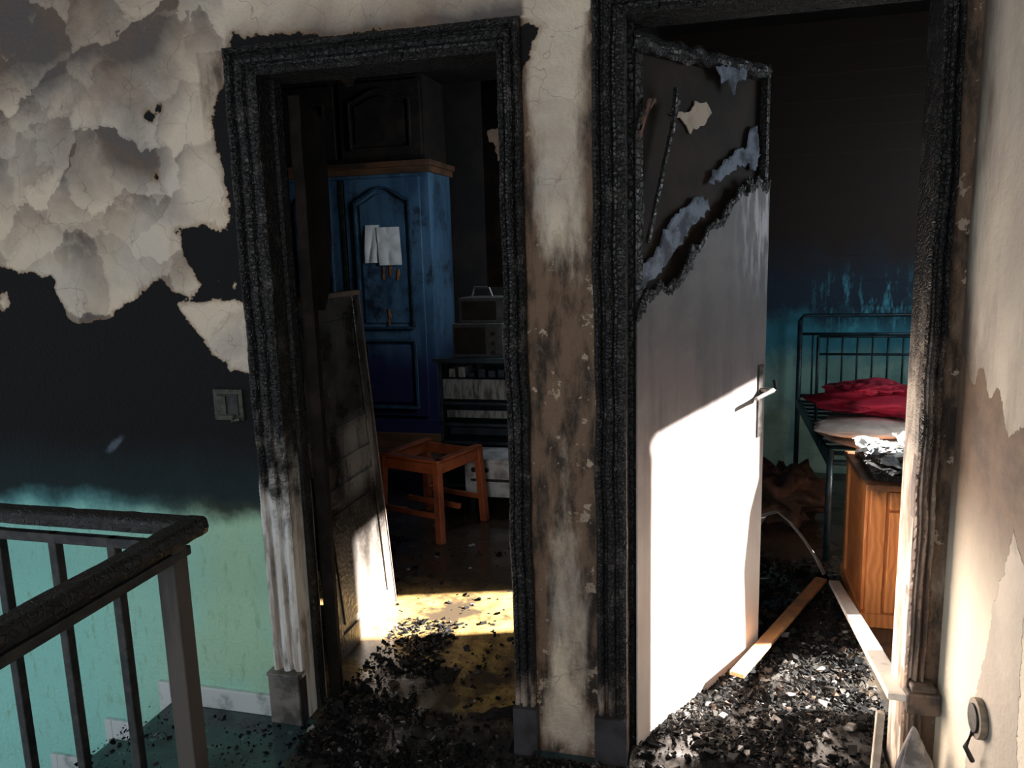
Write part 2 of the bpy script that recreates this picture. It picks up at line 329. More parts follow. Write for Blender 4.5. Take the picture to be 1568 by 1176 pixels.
# ------------------------------------------------------------------ door casings
def casing(name,xo,xi,zo,zi,mats,jd=.13,amp=1.,seed=0,stopr=True):
    b=MB()
    prof=[(0,0),(0,.014),(.06,.024),(.14,.028),(.22,.022),(.27,.008),(.33,.010),(.40,.024),(.50,.029),(.60,.024),(.66,.010),(.72,.010),(.78,.020),(.90,.024),(1,.016),(1,-.02)]
    pr=[]
    for i in range(len(prof)-1):
        (a,h),(c,g)=prof[i],prof[i+1]
        for j in range(2): t=j/2;pr.append((a+(c-a)*t,h+(g-h)*t))
    pr.append(prof[-1]);K=len(pr)-1
    def disp(x,z,along,h,fire,p):
        n=N3(x,seed,z,18)*.005+N3(x+3,seed,z,60)*.0025
        band=int(p*3.2)
        ph=along/(.016+.005*band)+N3(x*.3,seed+4+band,z,9)*1.6+band*.37
        fr=abs((ph%1)-.5)*2
        gv=-.006*max(0,(fr-.70)/.30) if h>.013 else 0
        return (n+gv)*fire
    def leg(xo_,xi_,mi,flip):
        def fn(u,v):
            p,h=pr[round(u*K)];zt=zo+(zi-zo)*p;z=v*zt;x=xo_+(xi_-xo_)*p
            fire=min(1,max(.15,(z-.45)/.5)) if mi==0 else min(1,max(.4,z/.8))
            wob=N3(seed,x*2,z,5)*.006*fire
            return (x+wob,-(h+disp(x,z,z,h,fire*amp,p)) if h>0 else .02,z)
        b.grid(fn,K,300,mi,flip)
    leg(xo[0],xi[0],0,False);leg(xo[1],xi[1],2,True)
    def top(u,v):
        p,h=pr[round(u*K)];z=zo+(zi-zo)*p;xl=xo[0]+(xi[0]-xo[0])*p;xr=xo[1]+(xi[1]-xo[1])*p;x=xl+(xr-xl)*v
        return (x,-(h+disp(x,z,x,h,amp,p)) if h>0 else .02,z+N3(x,seed,9,6)*.005)
    b.grid(top,K,140,1,True)
    a,c=xi
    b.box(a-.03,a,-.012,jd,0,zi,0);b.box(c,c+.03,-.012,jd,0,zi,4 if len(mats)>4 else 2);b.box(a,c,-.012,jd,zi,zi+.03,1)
    b.box(a,a+.014,.06,.10,0,zi,1)
    if stopr:b.box(c-.014,c,.06,.10,0,zi,1)
    b.box(xo[0]-.006,xi[0]+.002,-.042,.0,0,.16,3);b.box(xi[1]-.002,xo[1]+.006,-.042,.0,0,.16 if xo[1]<0 else .02,3)
    return b.obj(name,mats,smooth=False)
PLI=M_simple('plinth_grey',(.18,.165,.15),(.05,.045,.042),14,.6)
PLD=M_simple('plinth_dark',(.035,.032,.036),(.016,.014,.014),14,.6)
t1=casing('trim_1',(-1.405,-.505),(-1.300,-.570),2.15,2.065,[CAS_L,CHAR,CAS_D,PLD],seed=1)
b=MB();b.box(-1.413,-1.302,-.046,-.001,0,.17);b.box(-1.416,-1.299,-.049,-.001,.17,.182);b.obj('plinth_block',[PLI],.003).parent=t1
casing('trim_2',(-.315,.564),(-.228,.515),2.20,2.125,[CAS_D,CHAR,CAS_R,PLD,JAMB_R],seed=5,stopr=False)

# ------------------------------------------------------------------ right door (door_2)
def M_door():
    k=NM('sooty_white_door',.55)
    st=k.noise(9,6,.6,vec=k.vscale(k.P,(1,1,.15)));n=k.noise(6,6)
    zz=k.math('ADD',k.Z,k.math('MULTIPLY',k.math('SUBTRACT',n,.5),.35))
    w=k.mix(k.mp(st,.4,.65),(.76,.67,.60),(.66,.54,.48))
    m=k.mix(k.mp(st,.4,.6),(.23,.19,.185),(.14,.118,.118))
    t=k.mix(k.mp(n,.4,.6),(.050,.044,.047),(.095,.084,.086))
    c=k.mix(k.mp(zz,.50,1.15),w,m);c=k.mix(k.mp(zz,.9,1.45),c,t)
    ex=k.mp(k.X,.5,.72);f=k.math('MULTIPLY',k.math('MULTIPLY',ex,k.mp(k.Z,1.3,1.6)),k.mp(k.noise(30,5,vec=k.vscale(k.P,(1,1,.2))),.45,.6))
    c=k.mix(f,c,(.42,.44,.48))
    sp=k.mp(k.noise(45,5,.7),.66,.7);c=k.mix(k.math('MULTIPLY',sp,.5),c,(.4,.36,.34))
    k.col(c);k.bump(st,.002);return k.m
DOOR=M_door()
HC=M_simple('honeycomb_ash',(.20,.25,.33),(.06,.075,.10),14,.8,.42,.62,.004)
BSK=M_simple('door_back_skin_burnt',(.014,.010,.008),(.030,.020,.015),7,.7,spec=.2)
STEEL=M_simple('tarnished_metal',(.12,.11,.10),(.05,.045,.04),30,.4,metal=.8)
CREAM=M_simple('cream_flake',(.50,.43,.35),(.36,.30,.24),20,.7)
RUST=M_simple('burnt_orange_wood',(.16,.08,.05),(.05,.03,.022),20,.7)
b=MB()
bd=[(0.,1.34),(.03,1.38),(.05,1.42),(.08,1.40),(.11,1.43),(.15,1.405),(.21,1.44),(.27,1.48),(.30,1.54),(.32,1.53),(.36,1.565),(.39,1.60),(.43,1.60),(.47,1.615),(.50,1.66),(.55,1.68),(.58,1.72),(.61,1.70),(.63,1.74),(.66,1.72),(.70,1.76),(.74,1.73),(.775,1.74)]
bd2=[]
for i in range(len(bd)-1):
    for j in range(4):
        t=j/4;bd2.append((bd[i][0]*(1-t)+bd[i+1][0]*t,bd[i][1]*(1-t)+bd[i+1][1]*t+random.uniform(-.012,.012)))
bd2.append(bd[-1])
b.prism([(.775,.0),(.62,.0),(.3,.0),(0,.0)]+bd2,0,.005,0)
for i in range(0,len(bd2)-1):
    x,z=bd2[i];b.beam((x,.003,z-.002),(bd2[i+1][0],.003,bd2[i+1][1]-.002),.008,.012+random.random()*.024,1)
b.prism([(0,0),(.775,0),(.775,2.08),(0,2.06)],.034,.038,2)
b.box(0,.035,.005,.034,0,2.05,1);b.box(.742,.775,.005,.034,0,1.74,0);b.box(.035,.742,.005,.034,0,.06,0)
b.box(.752,.772,.006,.030,1.74,2.09,1)
def rail(u,v):
    a=2*math.pi*v;x=-.01+.785*u;r=.024+.010*N3(x,0,v,14)
    return (x,.018+math.cos(a)*r*.7,2.082+.025*u+math.sin(a)*r+.006*N3(x,3,0,20))
b.grid(rail,50,12,1)
b.prism(jag([(.42,2.08),(.60,2.09),(.60,2.06),(.55,2.05),(.52,2.01),(.49,2.05),(.45,2.03)],.008,.012,seed=7),.002,.008,3)
b.prism(jag([(.03,1.40),(.02,1.46),(.05,1.50),(.09,1.50),(.13,1.53),(.17,1.59),(.22,1.62),(.27,1.655),(.33,1.685),(.39,1.68),(.41,1.65),(.36,1.62),(.29,1.58),(.21,1.52),(.14,1.47),(.08,1.44)],.009,.012,seed=2),.016,.024,3)
b.prism(jag([(.42,1.73),(.43,1.76),(.50,1.80),(.57,1.835),(.64,1.85),(.67,1.91),(.70,1.92),(.73,1.83),(.71,1.79),(.61,1.80),(.52,1.76)],.009,.012,seed=3),.016,.024,3)
b.prism(jag([(.0,1.66),(.03,1.70),(.05,1.64),(.03,1.55),(.0,1.55)],.006,.012,seed=4),.012,.022,3)
b.prism(jag([(.20,1.915),(.25,1.925),(.30,1.93),(.34,1.965),(.40,1.97),(.43,1.94),(.38,1.90),(.33,1.885),(.31,1.875),(.27,1.905)],.005,.012,seed=6),.026,.030,4)
b.beam((.05,.0,1.55),(.20,.0,1.95),.010,.012,1);b.beam((.17,.0,1.86),(.175,-.01,1.98),.010,.012,1)
for j in range(4): b.beam((-.0+.01*j,-.004,1.82+.03*j),(.045+.012*j,-.01,1.93+.02*random.random()),.008,.006,1 if j%2 else 5)
b.box(.722,.752,-.006,0,.86,1.12,6)
b.tube([(.737,0,1.03),(.737,-.045,1.03)],.009,6);b.tube([(.745,-.045,1.03),(.70,-.05,1.028),(.62,-.048,1.018)],.009,6,rads=[.010,.008,.007])
b.tube([(.737,-.02,1.03),(.80,-.03,1.02),(.83,-.01,1.05)],.006,6)
b.obj('door_2',[DOOR,CHAR,BSK,HC,CREAM,RUST,STEEL],loc=(-.203,.065,.0),rot=(0,0,math.atan2(.67,.39)))

# ------------------------------------------------------------------ left leaning panel door
def M_panel():
    k=NM('sooty_varnished_panel',.35,spec=.45)
    st=k.noise(10,6,vec=k.vscale(k.P,(1,1,.12)));n=k.noise(7,6)
    c=k.mix(k.mp(n,.4,.65),(.012,.0095,.008),(.026,.022,.019))
    zb=k.math('MULTIPLY',k.mp(k.Z,.55,.68),k.mp(k.Z,.84,.95,1,0));c=k.mix(k.math('MULTIPLY',zb,k.mp(st,.40,.60)),c,(.15,.135,.12))  # window-like reflection painted in as a pale streaked band
    c=k.mix(k.mp(k.math('ADD',k.Z,k.math('MULTIPLY',st,.4)),.25,.62,1,0),c,(.13,.11,.095))
    c=k.mix(k.math('MULTIPLY',k.mp(k.noise(25,6,.7),.55,.7),.3),c,(.12,.11,.10))
    k.col(c);k.rough(k.mp(n,.3,.7,.2,.5));b=k.bump(n,.004);k.bump(k.vor(60,'F1',k.distort(20,.02)),.003,.6,b);return k.m
PAN=M_panel();WOODE=M_simple('pale_wood_edge',(.10,.07,.05),(.04,.03,.024),20,.6)
b=MB()
W_,H_=.545,1.385
def sk(x,y,z): return (-1.36-.022*z/1.39+y, .345+x-.145*z/H_*1.0, z)
def pbox(x0,x1,y0,y1,z0,z1,mi=0):
    vs=[sk(*p) for p in [(x0,y0,z0),(x1,y0,z0),(x1,y1,z0),(x0,y1,z0),(x0,y0,z1),(x1,y0,z1),(x1,y1,z1),(x0,y1,z1)]]
    b.add(vs,[(0,3,2,1),(4,5,6,7),(0,1,5,4),(1,2,6,5),(2,3,7,6),(3,0,4,7)],mi)
pbox(0,W_,-.03,-.008,0,H_)
pbox(0,.06,-.008,.0,0,H_);pbox(W_-.06,W_,-.008,.0,0,H_)
for z0,z1 in ((0,.09),(.60,.67),(.70,.77),(.87,.90),(H_-.06,H_)): pbox(.06,W_-.06,-.008,.0,z0,z1)
pbox(-.002,W_+.006,-.034,.008,H_,H_+.02,1);pbox(W_,W_+.008,-.032,.004,0,H_,1)
for z0,z1 in ((.12,.57),(.93,1.30)): pbox(.09,W_-.09,-.008,-.002,z0,z1)
b.obj('door_1',[PAN,WOODE],.003)
b=MB();b.prism(jag([(0,1.36),(.08,1.42),(.15,1.36),(.24,1.47),(.29,1.60),(.30,2.0),(0,2.03)],.006,.05,seed=8),0,.035,0)
b.prism([(.0,0),(.035,0),(.05,1.4),(.0,1.42)],0,.04,0)
b.obj('charred_door_remnant',[M_simple('charred_flat_wood',(.008,.007,.006),(.018,.014,.012),8,.85,spec=.08)],loc=(-1.25,.14,0),rot=(0,0,math.radians(103)))

# ------------------------------------------------------------------ stair railing
RAILM=M_char('charred_rail',(.006,.006,.006),(.035,.035,.033),60,.4,.0012)
BAL=M_simple('burnt_baluster',(.008,.010,.010),(.028,.028,.026),30,.45,spec=.3)
POST=M_simple('scorched_newel',(.060,.052,.044),(.016,.015,.014),9,.6,stretch=(1,1,.2),spec=.3)
b=MB();zt=.95
def hand(p0,p1,w,h,n,seed):
    p0=Vector(p0);p1=Vector(p1);d=(p1-p0);r=d.normalized().cross(Vector((0,0,1)))
    pr=[(-.5,-.1),(-.44,.35),(-.3,.5),(.3,.5),(.44,.35),(.5,-.1),(.42,-.5),(-.42,-.5)]
    vs=[]
    for i in range(n+1):
        c=p0+d*i/n
        for a,e in pr: vs.append(c+r*(a*w+.0022*N3(i*.3,a,seed,2))+Vector((0,0,e*h-h/2+.0022*N3(i*.4,a+5,seed,2))))
    fs=[(i*8+k,i*8+(k+1)%8,(i+1)*8+(k+1)%8,(i+1)*8+k) for i in range(n) for k in range(8)]+[tuple(range(7,-1,-1)),tuple(n*8+k for k in range(8))]
    b.add(vs,fs,0)
hand((-1.135,-.665,zt),(-3.6,-.665,zt),.060,.036,90,1)
hand((-1.155,-.645,zt+.001),(-1.115,-2.1,zt+.001),.062,.040,60,2)
b.box(-3.6,-1.19,-.675,-.653,zt-.085,zt-.06,1)
b.beam((-1.153,-.7,zt-.06),(-1.118,-2.1,zt-.06),.035,.022,1)
b.box(-1.182,-1.135,-.762,-.715,0,zt-.04,2)
for i in range(14):
    x=-1.38-.172*i; b.box(x-.012,x+.012,-.676,-.652,.06,zt-.06,1)
b.box(-3.6,-1.17,-.68,-.65,.04,.062,1)
for y in (-1.9,): b.box(-1.145,-1.10,y-.02,y+.02,0,zt-.04,2)
b.obj('stair_railing',[RAILM,BAL,POST],.003)

# ------------------------------------------------------------------ switch and socket
b=MB();b.box(-1.545,-1.44,-.012,0,1.03,1.13,0);b.box(-1.53,-1.455,-.016,-.012,1.045,1.115,1)
b.box(-1.525,-1.495,-.022,-.016,1.05,1.11,0);b.tube([(-1.475,-.012,1.05),(-1.47,-.03,1.03),(-1.45,-.02,1.035)],.006,0)
b.obj('light_switch',[M_simple('melted_plastic',(.05,.05,.038),(.016,.016,.013),30,.4,spec=.3),BAL],.004)
b=MB();b.tube([(.6,-.335,.47),(.585,-.335,.47)],.045,0,24);b.tube([(.586,-.335,.47),(.580,-.335,.47)],.032,1,24)
b.tube([(.585,-.335,.44),(.57,-.34,.40),(.59,-.33,.36)],.006,1)
b.obj('wall_socket',[M_simple('socket_plastic',(.25,.20,.14),(.10,.08,.06),20,.5),BAL],.002)

# ------------------------------------------------------------------ wardrobe
def M_blue():
    k=NM('sooty_blue_cast',.45,spec=.35);n=k.noise(4,6);st=k.noise(8,6,vec=k.vscale(k.P,(1,1,.2)))
    c=k.mix(k.mp(st,.4,.65),(.065,.135,.215),(.030,.070,.125))  # bluish cast of the room light put into the wardrobe colour
    c=k.mix(k.mp(k.noise(5,6,.7),.48,.66),c,(.018,.026,.040))
    up=k.mp(k.math('ADD',k.Z,k.math('MULTIPLY',n,.3)),.75,1.15);c=k.mix(up,(.015,.018,.060),c)
    sc=k.mp(k.noise(11,6,.7),.67,.71);c=k.mix(sc,c,(.28,.13,.05));k.col(c);k.bump(n,.003);return k.m
BLUE=M_blue();ORW=M_simple('scorched_pine',(.14,.065,.032),(.045,.026,.016),9,.5,stretch=(.3,1,1))
DKW=M_simple('dark_burnt_wood',(.014,.011,.010),(.026,.020,.016),8,.6,spec=.2)
def arch(x0,x1,z0,z1,rise,n=14):
    pts=[(x0,z0),(x1,z0),(x1,z1-rise)]
    for i in range(1,n):
        t=i/n;x=x1+(x0-x1)*t;sh=math.sin(math.pi*t)**1.6;pts.append((x,z1-rise+rise*sh))
    pts.append((x0,z1-rise));return pts
def ring(b,pts,w,y0,y1,mi):
    n=len(pts)
    for i in range(n):
        a=pts[i];c=pts[(i+1)%n];b.beam((a[0],(y0+y1)/2,a[1]),(c[0],(y0+y1)/2,c[1]),w,abs(y1-y0),mi,up=(0,1,0))
def door_panel(b,x0,x1,z0,z1,y,mi,split=None,m2=None,mr=None):
    b.box(x0,x1,y-.022,y,z0,z1,mi)
    parts=[(split+.05,z1-.07,.10),(z0+.07,split-.05,0)] if split else [(z0+.06,z1-.06,.08)]
    for a,c,r in parts:
        pts=arch(x0+.085,x1-.085,a,c,r) if r else [(x0+.085,a),(x1-.085,a),(x1-.085,c),(x0+.085,c)]
        ring(b,pts,.018,y-.044,y-.022,mi if mr is None else mr)
        pin=arch(x0+.125,x1-.125,a+.04,c-.045,r*.8) if r else [(x0+.125,a+.04),(x1-.125,a+.04),(x1-.125,c-.04),(x0+.125,c-.04)]
        b.prism(pin,y-.032,y-.02,mi if m2 is None else m2)
b=MB();y=3.55
b.box(-3.75,-2.10,y,4.05,.12,2.16,0)
for a,c in ((-3.74,-3.32),(-3.30,-2.84),(-2.79,-2.17)): door_panel(b,a,c,.27,2.13,y,0,.93,mr=3)
b.box(-2.83,-2.80,y-.03,y,.27,2.13,2)
b.box(-3.76,-2.07,y-.05,4.05,2.16,2.205,1);b.box(-3.78,-2.05,y-.08,4.06,2.205,2.245,1)
b.box(-3.76,-2.07,y-.04,4.05,.0,.13,1);b.box(-3.76,-2.07,y-.025,4.0,.13,.24,0)
b.tube([(-2.76,y-.022,1.25),(-2.76,y-.05,1.26),(-2.76,y-.05,1.36),(-2.76,y-.022,1.37)],.006,2)
for (x,z,h) in ((-2.50,1.36,.10),(-2.44,1.38,.08),(-2.38,1.35,.09),(-2.47,1.0,.12)): b.prism(jag([(x,z),(x+.02,z),(x+.025,z+h),(x+.005,z+h)],.006,.02,seed=int(h*100)),y-.037,y-.0325,4)
b.obj('wardrobe',[BLUE,ORW,BAL,M_simple('sooty_moulding_blue_cast',(.015,.035,.06),(.035,.08,.13),12,.45),M_simple('bare_orange_wood',(.35,.14,.05),(.16,.07,.03),20,.6)],.003)
b=MB();b.box(-3.75,-2.12,y+.02,4.05,2.246,2.88,0)
for a,c in ((-3.70,-2.85),(-2.80,-2.14)): door_panel(b,a,c,2.29,2.84,y+.02,0)
b.obj('overhead_cabinet',[DKW],.004)
PAP=M_simple('singed_paper',(.90,.90,.88),(.74,.74,.71),14,.8,.45,.7)
b=MB()
def sheet(b,x0,x1,z0,z1,y,mi,seed,tilt=0,amp=.012):
    def fn(u,v):
        x=x0+(x1-x0)*u;z=z0+(z1-z0)*v;return (x+tilt*(v-.5),y-.006-amp*abs(N3(u,v,seed,1.6)),z)
    b.grid(fn,14,14,mi)
sheet(b,-2.63,-2.51,1.49,1.78,y-.036,0,1,.02,.012);sheet(b,-2.52,-2.33,1.47,1.76,y-.042,0,2,-.01,.012)
b.obj('paper_note',[PAP])

# ------------------------------------------------------------------ left room: shelf unit, appliances, stool
TEAL=M_simple('sooty_grey_shelf',(.035,.06,.075),(.015,.02,.025),10,.35)
GREY=M_simple('dusty_drawer_white',(.34,.35,.34),(.08,.08,.075),12,.5,stretch=(3,1,.6))
b=MB();y=2.50;x0,x1=-1.70,-1.02
b.box(x0,x0+.02,y,y+.4,0,.855,0);b.box(x1-.02,x1,y,y+.4,0,.855,0);b.box(x0,x1,y+.38,y+.4,0,.855,0)
b.box(x0-.03,x1+.02,y-.03,y+.4,.855,.885,0)
for z in (.05,.34,.46,.60): b.box(x0,x1,y,y+.38,z-.02,z,0)
b.box(x0+.03,x1-.03,y-.012,y+.02,.62,.75,1);b.box(x0+.03,x1-.03,y+.05,y+.08,.485,.535,1);b.box(x0+.03,x1-.03,y+.1,y+.13,.36,.41,0)
r=random.Random(5)
for i in range(9):
    xx=x0+.06+i*.066;h=r.uniform(.03,.07);b.box(xx,xx+r.uniform(.03,.05),y+.03,y+.2,.755,.755+h,r.choice([0,0,1]))
b.obj('shelf_unit',[TEAL,GREY],.003)
b=MB()
b.box(-1.60,-1.27,y+.02,y+.3,.887,1.10,0);b.box(-1.585,-1.38,y+.01,y+.02,.91,1.08,1);b.box(-1.57,-1.27,y+.08,y+.34,1.10,1.26,0)
b.box(-1.55,-1.32,y+.07,y+.08,1.12,1.24,1);b.tube([(-1.52,y+.2,1.26),(-1.50,y+.2,1.32),(-1.40,y+.2,1.32),(-1.38,y+.2,1.26)],.01,0)
for q in (1.04,.98,.92): b.tube([(-1.33,y+.02,q),(-1.33,y,q)],.014,1,12)
b.obj('charred_microwave',[M_simple('black_appliance',(.050,.050,.053),(.09,.09,.09),20,.3),DKW],.010)
b=MB();b.tube([(-1.21,y+.12,.887),(-1.21,y+.12,1.05),(-1.21,y+.12,1.12),(-1.21,y+.12,1.22)],.03,0,14,rads=[.045,.045,.018,.016])
b.obj('sooty_bottle',[BAL],smooth=True)
b=MB();b.box(-1.42,-1.04,2.12,2.42,.10,.33,0);b.box(-1.40,-1.06,2.112,2.12,.12,.31,0)
for x in (-1.36,-1.28): b.tube([(x,2.112,.27),(x,2.095,.27)],.015,1,14)
b.box(-1.38,-1.10,2.10,2.112,.20,.215,1)
for x in (-1.40,-1.08):
    for yy in (2.14,2.38): b.box(x,x+.03,yy,yy+.03,0,.10,1)
b.obj('toaster_oven',[M_simple('white_enamel',(.60,.60,.58),(.25,.24,.23),10,.4),BAL],.008)
STW=M_simple('orange_stool_wood',(.38,.10,.038),(.19,.055,.025),8,.4)
b=MB();w=.19
for sx in(-1,1):
    for sy in(-1,1):
        b.beam((sx*w,sy*w,.44),(sx*(w+.02),sy*(w+.02),0),.042,.042,0)
for s_ in(-1,1):
    b.box(-w,w,s_*w-.012,s_*w+.012,.375,.435);b.box(s_*w-.012,s_*w+.012,-w,w,.375,.435)
    b.box(-w,w,s_*(w+.01)-.01,s_*(w+.01)+.01,.13,.16)
b.box(-w,w,-.012,.012,.13,.16);b.box(-w-.02,w+.02,-w-.02,-w+.04,.44,.455);b.box(-w-.02,-w+.03,-w,w+.02,.44,.455)
b.box(w-.03,w+.02,-w,w+.02,.44,.455)
b.obj('wooden_stool',[STW],.005,loc=(-1.53,1.86,0),rot=(0,0,math.radians(-18)))
b=MB();b.tube([(-1.56,1.1,2.9),(-1.56,1.1,2.45)],.008,0);b.tube([(-1.56,1.1,2.46),(-1.56,1.1,2.40),(-1.555,1.1,2.33),(-1.55,1.1,2.27)],.05,0,18,rads=[.02,.06,.065,.03])
b.obj('pendant_lamp',[BAL],smooth=True)
CUPB=M_simple('cupboard_char',(.008,.007,.006),(.018,.015,.013),8,.9,spec=.06)
b=MB();b.box(-1.22,-.80,2.05,2.5,1.35,2.45,1);b.box(-1.20,-1.02,2.03,2.05,1.37,2.43,1);b.box(-1.0,-.81,2.03,2.05,1.37,2.43,1)
b.prism(jag([(-1.18,2.19),(-1.11,2.20),(-1.06,2.16),(-1.05,2.05),(-1.09,2.01),(-1.13,2.03),(-1.15,2.12),(-1.18,2.13)],.006,.02,seed=31),2.022,2.027,0)
b.obj('charred_wall_cupboard',[M_simple('pale_flake',(.62,.50,.38),(.45,.36,.28),20,.7),CUPB],.003)

# ------------------------------------------------------------------ right room furniture
k=NM('honey_pine',.35)
v=k.vscale(k.distort(2.5,.12),(6,6,.9));wv=k.n.new('ShaderNodeTexWave');wv.inputs['Scale'].default_value=2.2;wv.inputs['Distortion'].default_value=5;wv.inputs['Detail'].default_value=3;k.l(v,wv.inputs['Vector'])
c=k.mix(wv.outputs['Fac'],(.66,.26,.085),(.50,.175,.055));kn=k.mp(k.vor(5),.05,.09,1,0);c=k.mix(kn,c,(.12,.035,.01))
c=k.mix(k.mp(k.math('ADD',k.Z,k.math('MULTIPLY',k.noise(8,5),.2)),.60,.72),c,(.05,.03,.02));k.col(c);PINE=k.m
b=MB();x0,x1,y0,y1=.600,1.06,1.04,1.56
b.box(x0+.015,x1-.015,y0+.015,y1,.045,.575);b.box(x0-.005,x1+.005,y0-.01,y1+.005,.575,.60);b.box(x0,x1,y0,y1,0,.06)
b.box(x0+.015,x0+.075,y0,y0+.02,.06,.575);b.box(x1-.075,x1-.015,y0,y0+.02,.06,.575)
b.box(x0+.085,x1-.085,y0-.004,y0+.02,.50,.57);b.box(x0+.085,x1-.085,y0-.004,y0+.02,.07,.49)
ring(b,arch(x0+.13,x1-.13,.11,.46,.06),.018,y0-.014,y0-.004,0);b.prism(arch(x0+.155,x1-.155,.135,.43,.05),y0-.012,y0,0)
b.tube([((x0+x1)/2,y0,.535),((x0+x1)/2,y0-.025,.535)],.014,0,14)
for yy in(y0+.03,y1-.08): b.box(x0+.002,x0+.015,yy,yy+.05,.06,.575)
b.obj('wooden_nightstand',[PINE],.004)
b=MB();r=random.Random(3)
for i in range(80):
    cx=r.uniform(.63,1.0);cy=r.uniform(1.06,1.52);cz=.63+r.random()*.07;a=r.uniform(0,6.28);s1=r.uniform(.02,.07);s2=r.uniform(.015,.045);sd=r.random()*50
    R=Matrix.Translation((cx,cy,cz))@Matrix.Rotation(a,4,'Z')@Matrix.Rotation(r.uniform(-.4,.4),4,'X')@Matrix.Rotation(r.uniform(-.3,.3),4,'Y')
    mi=r.choice([0,0,1,2])
    n=4;vs=[R@Vector(((i_/n-.5)*s1*2,(j/n-.5)*s2*2,.02*N3(i_/n,j/n,sd,3))) for j in range(n+1) for i_ in range(n+1)]
    b.add(vs,[(j*5+i_,j*5+i_+1,(j+1)*5+i_+1,(j+1)*5+i_) for j in range(n) for i_ in range(n)],mi)
b.box(.63,1.0,1.08,1.5,.601,.625,1)
b.obj('burnt_paper_heap',[PAP,CHAR,M_simple('grey_ash_paper',(.22,.24,.26),(.08,.08,.08),20,.8)])
BED=M_simple('blue_grey_tube',(.020,.055,.075),(.010,.018,.024),14,.4,metal=.3)
MAT=M_simple('scorched_mattress_cloth',(.45,.36,.29),(.18,.13,.10),8,.8,.4,.6,.01)
PIL=M_simple('smoky_pillow_cloth',(.80,.72,.66),(.45,.36,.30),6,.8,.42,.7,.006)
b=MB();xa,xb=.56,1.46;ya,yb=1.72,3.2
for x in(xa,xb):
    b.tube([(x,yb,0),(x,yb,1.05)],.016,0);b.tube([(x,ya,0),(x,ya,.56)],.016,0)
b.tube([(xa,yb,1.05),(xa+.02,yb,1.08),(xb-.02,yb,1.08),(xb,yb,1.05)],.012,0);b.tube([(xa,yb,.96),(xb,yb,.96)],.009,0);b.tube([(xa,yb,.55),(xb,yb,.55)],.012,0)
for i in range(9): x=xa+.1*(i+.9)*.9;b.tube([(x,yb,.96),(x,yb,.55)],.006,0)
for x in(xa,xb): b.box(x-.012,x+.012,ya,yb,.48,.53,0)
b.tube([(xa,ya,.50),(xb,ya,.50)],.014,0)
for i in range(12): yy=ya+.12*(i+.5);b.box(xa,xb,yy,yy+.05,.52,.53,0)
for x in (.585,1.40): b.tube([(x,2.5,.53),(x,2.5,1.02)],.009,0)
for i,z in enumerate((1.02,.92)): b.tube([(.585,2.5,z),(1.40,2.5,z)],.007,0)
b.obj('metal_bed_frame',[BED],smooth=True)
def blob(name,c,rx,ry,rz,mat,amp=.2,fs=4,seed=0,flatb=True,nu=56,nv=32,par=None):
    b=MB()
    def fn(u,v):
        a=2*math.pi*u;p=math.pi*(v-.5);x=math.cos(a)*math.cos(p);y_=math.sin(a)*math.cos(p);z=math.sin(p)
        x=math.copysign(abs(x)**.8,x);y_=math.copysign(abs(y_)**.8,y_)
        k_=1+amp*noise.fractal(Vector((x*fs/2+seed,y_*fs/2,z*fs/2)),1,2,4)
        zz=c[2]+z*rz*k_
        if flatb: zz=max(zz,c[2]-rz*.8)
        return (c[0]+x*rx*k_,c[1]+y_*ry*k_,zz)
    b.grid(fn,nu,nv);o=b.obj(name,[mat],smooth=True)
    if par:o.parent=par
    return o
mt=blob('scorched_mattress',(.98,2.05,.585),.42,.42,.055,MAT,.12,5,3)
blob('pillow',(.73,1.80,.655),.235,.15,.038,PIL,.08,5,20,par=mt)
RED=M_simple('crimson_cloth',(.50,.015,.05),(.20,.008,.03),6,.8,.4,.65,.01)
rb=blob('red_blanket',(.86,2.10,.745),.31,.27,.075,RED,.35,4,9)
blob('folded_cloth',(.78,2.0,.82),.12,.12,.03,RED,.4,4,12,par=rb)
SACK=M_simple('burnt_grey_brown_fabric',(.085,.058,.045),(.03,.022,.02),9,.85,.4,.6,.01)
blob('burnt_cloth_heap',(.40,2.42,.12),.20,.24,.16,SACK,.5,5,31)
b=MB();pts=[(.17,1.28,.20),(.20,1.36,.27),(.25,1.47,.305),(.31,1.54,.30),(.37,1.54,.25),(.43,1.52,.18),(.49,1.50,.09),(.52,1.48,.03)]
for i in range(len(pts)-1): b.beam(pts[i],pts[i+1],.026,.004,0)
b.obj('bent_plastic_strip',[M_simple('strip_grey',(.45,.43,.40),(.24,.22,.2),10,.4)])
b=MB();b.beam((.545,1.36,.045),(.500,-.05,.335),.045,.018,0,w1=.060);b.obj('white_batten',[M_simple('white_batten_paint',(.7,.66,.6),(.4,.36,.32),14,.5,.5,.7)],.003)
b=MB();b.beam((.10,.42,.085),(.50,1.42,.03),.05,.016,0);b.obj('broken_wood_plank',[M_simple('orange_plank',(.55,.26,.10),(.30,.16,.09),14,.5)],.003)
b=MB();b.box(.515,.597,-.06,-.002,.295,.355);b.box(.525,.585,-.055,-.005,.355,.375);b.obj('trim_3',[M_simple('charred_block',(.12,.08,.06),(.03,.025,.02),20,.7)],.006)
b=MB();b.beam((.435,-.09,.02),(.450,-.07,.30),.02,.02,0);b.obj('wood_stick',[CREAM],.002)
CONC=M_simple('broken_concrete',(.24,.22,.22),(.12,.11,.10),20,.85,.4,.6,.008)
b=MB()
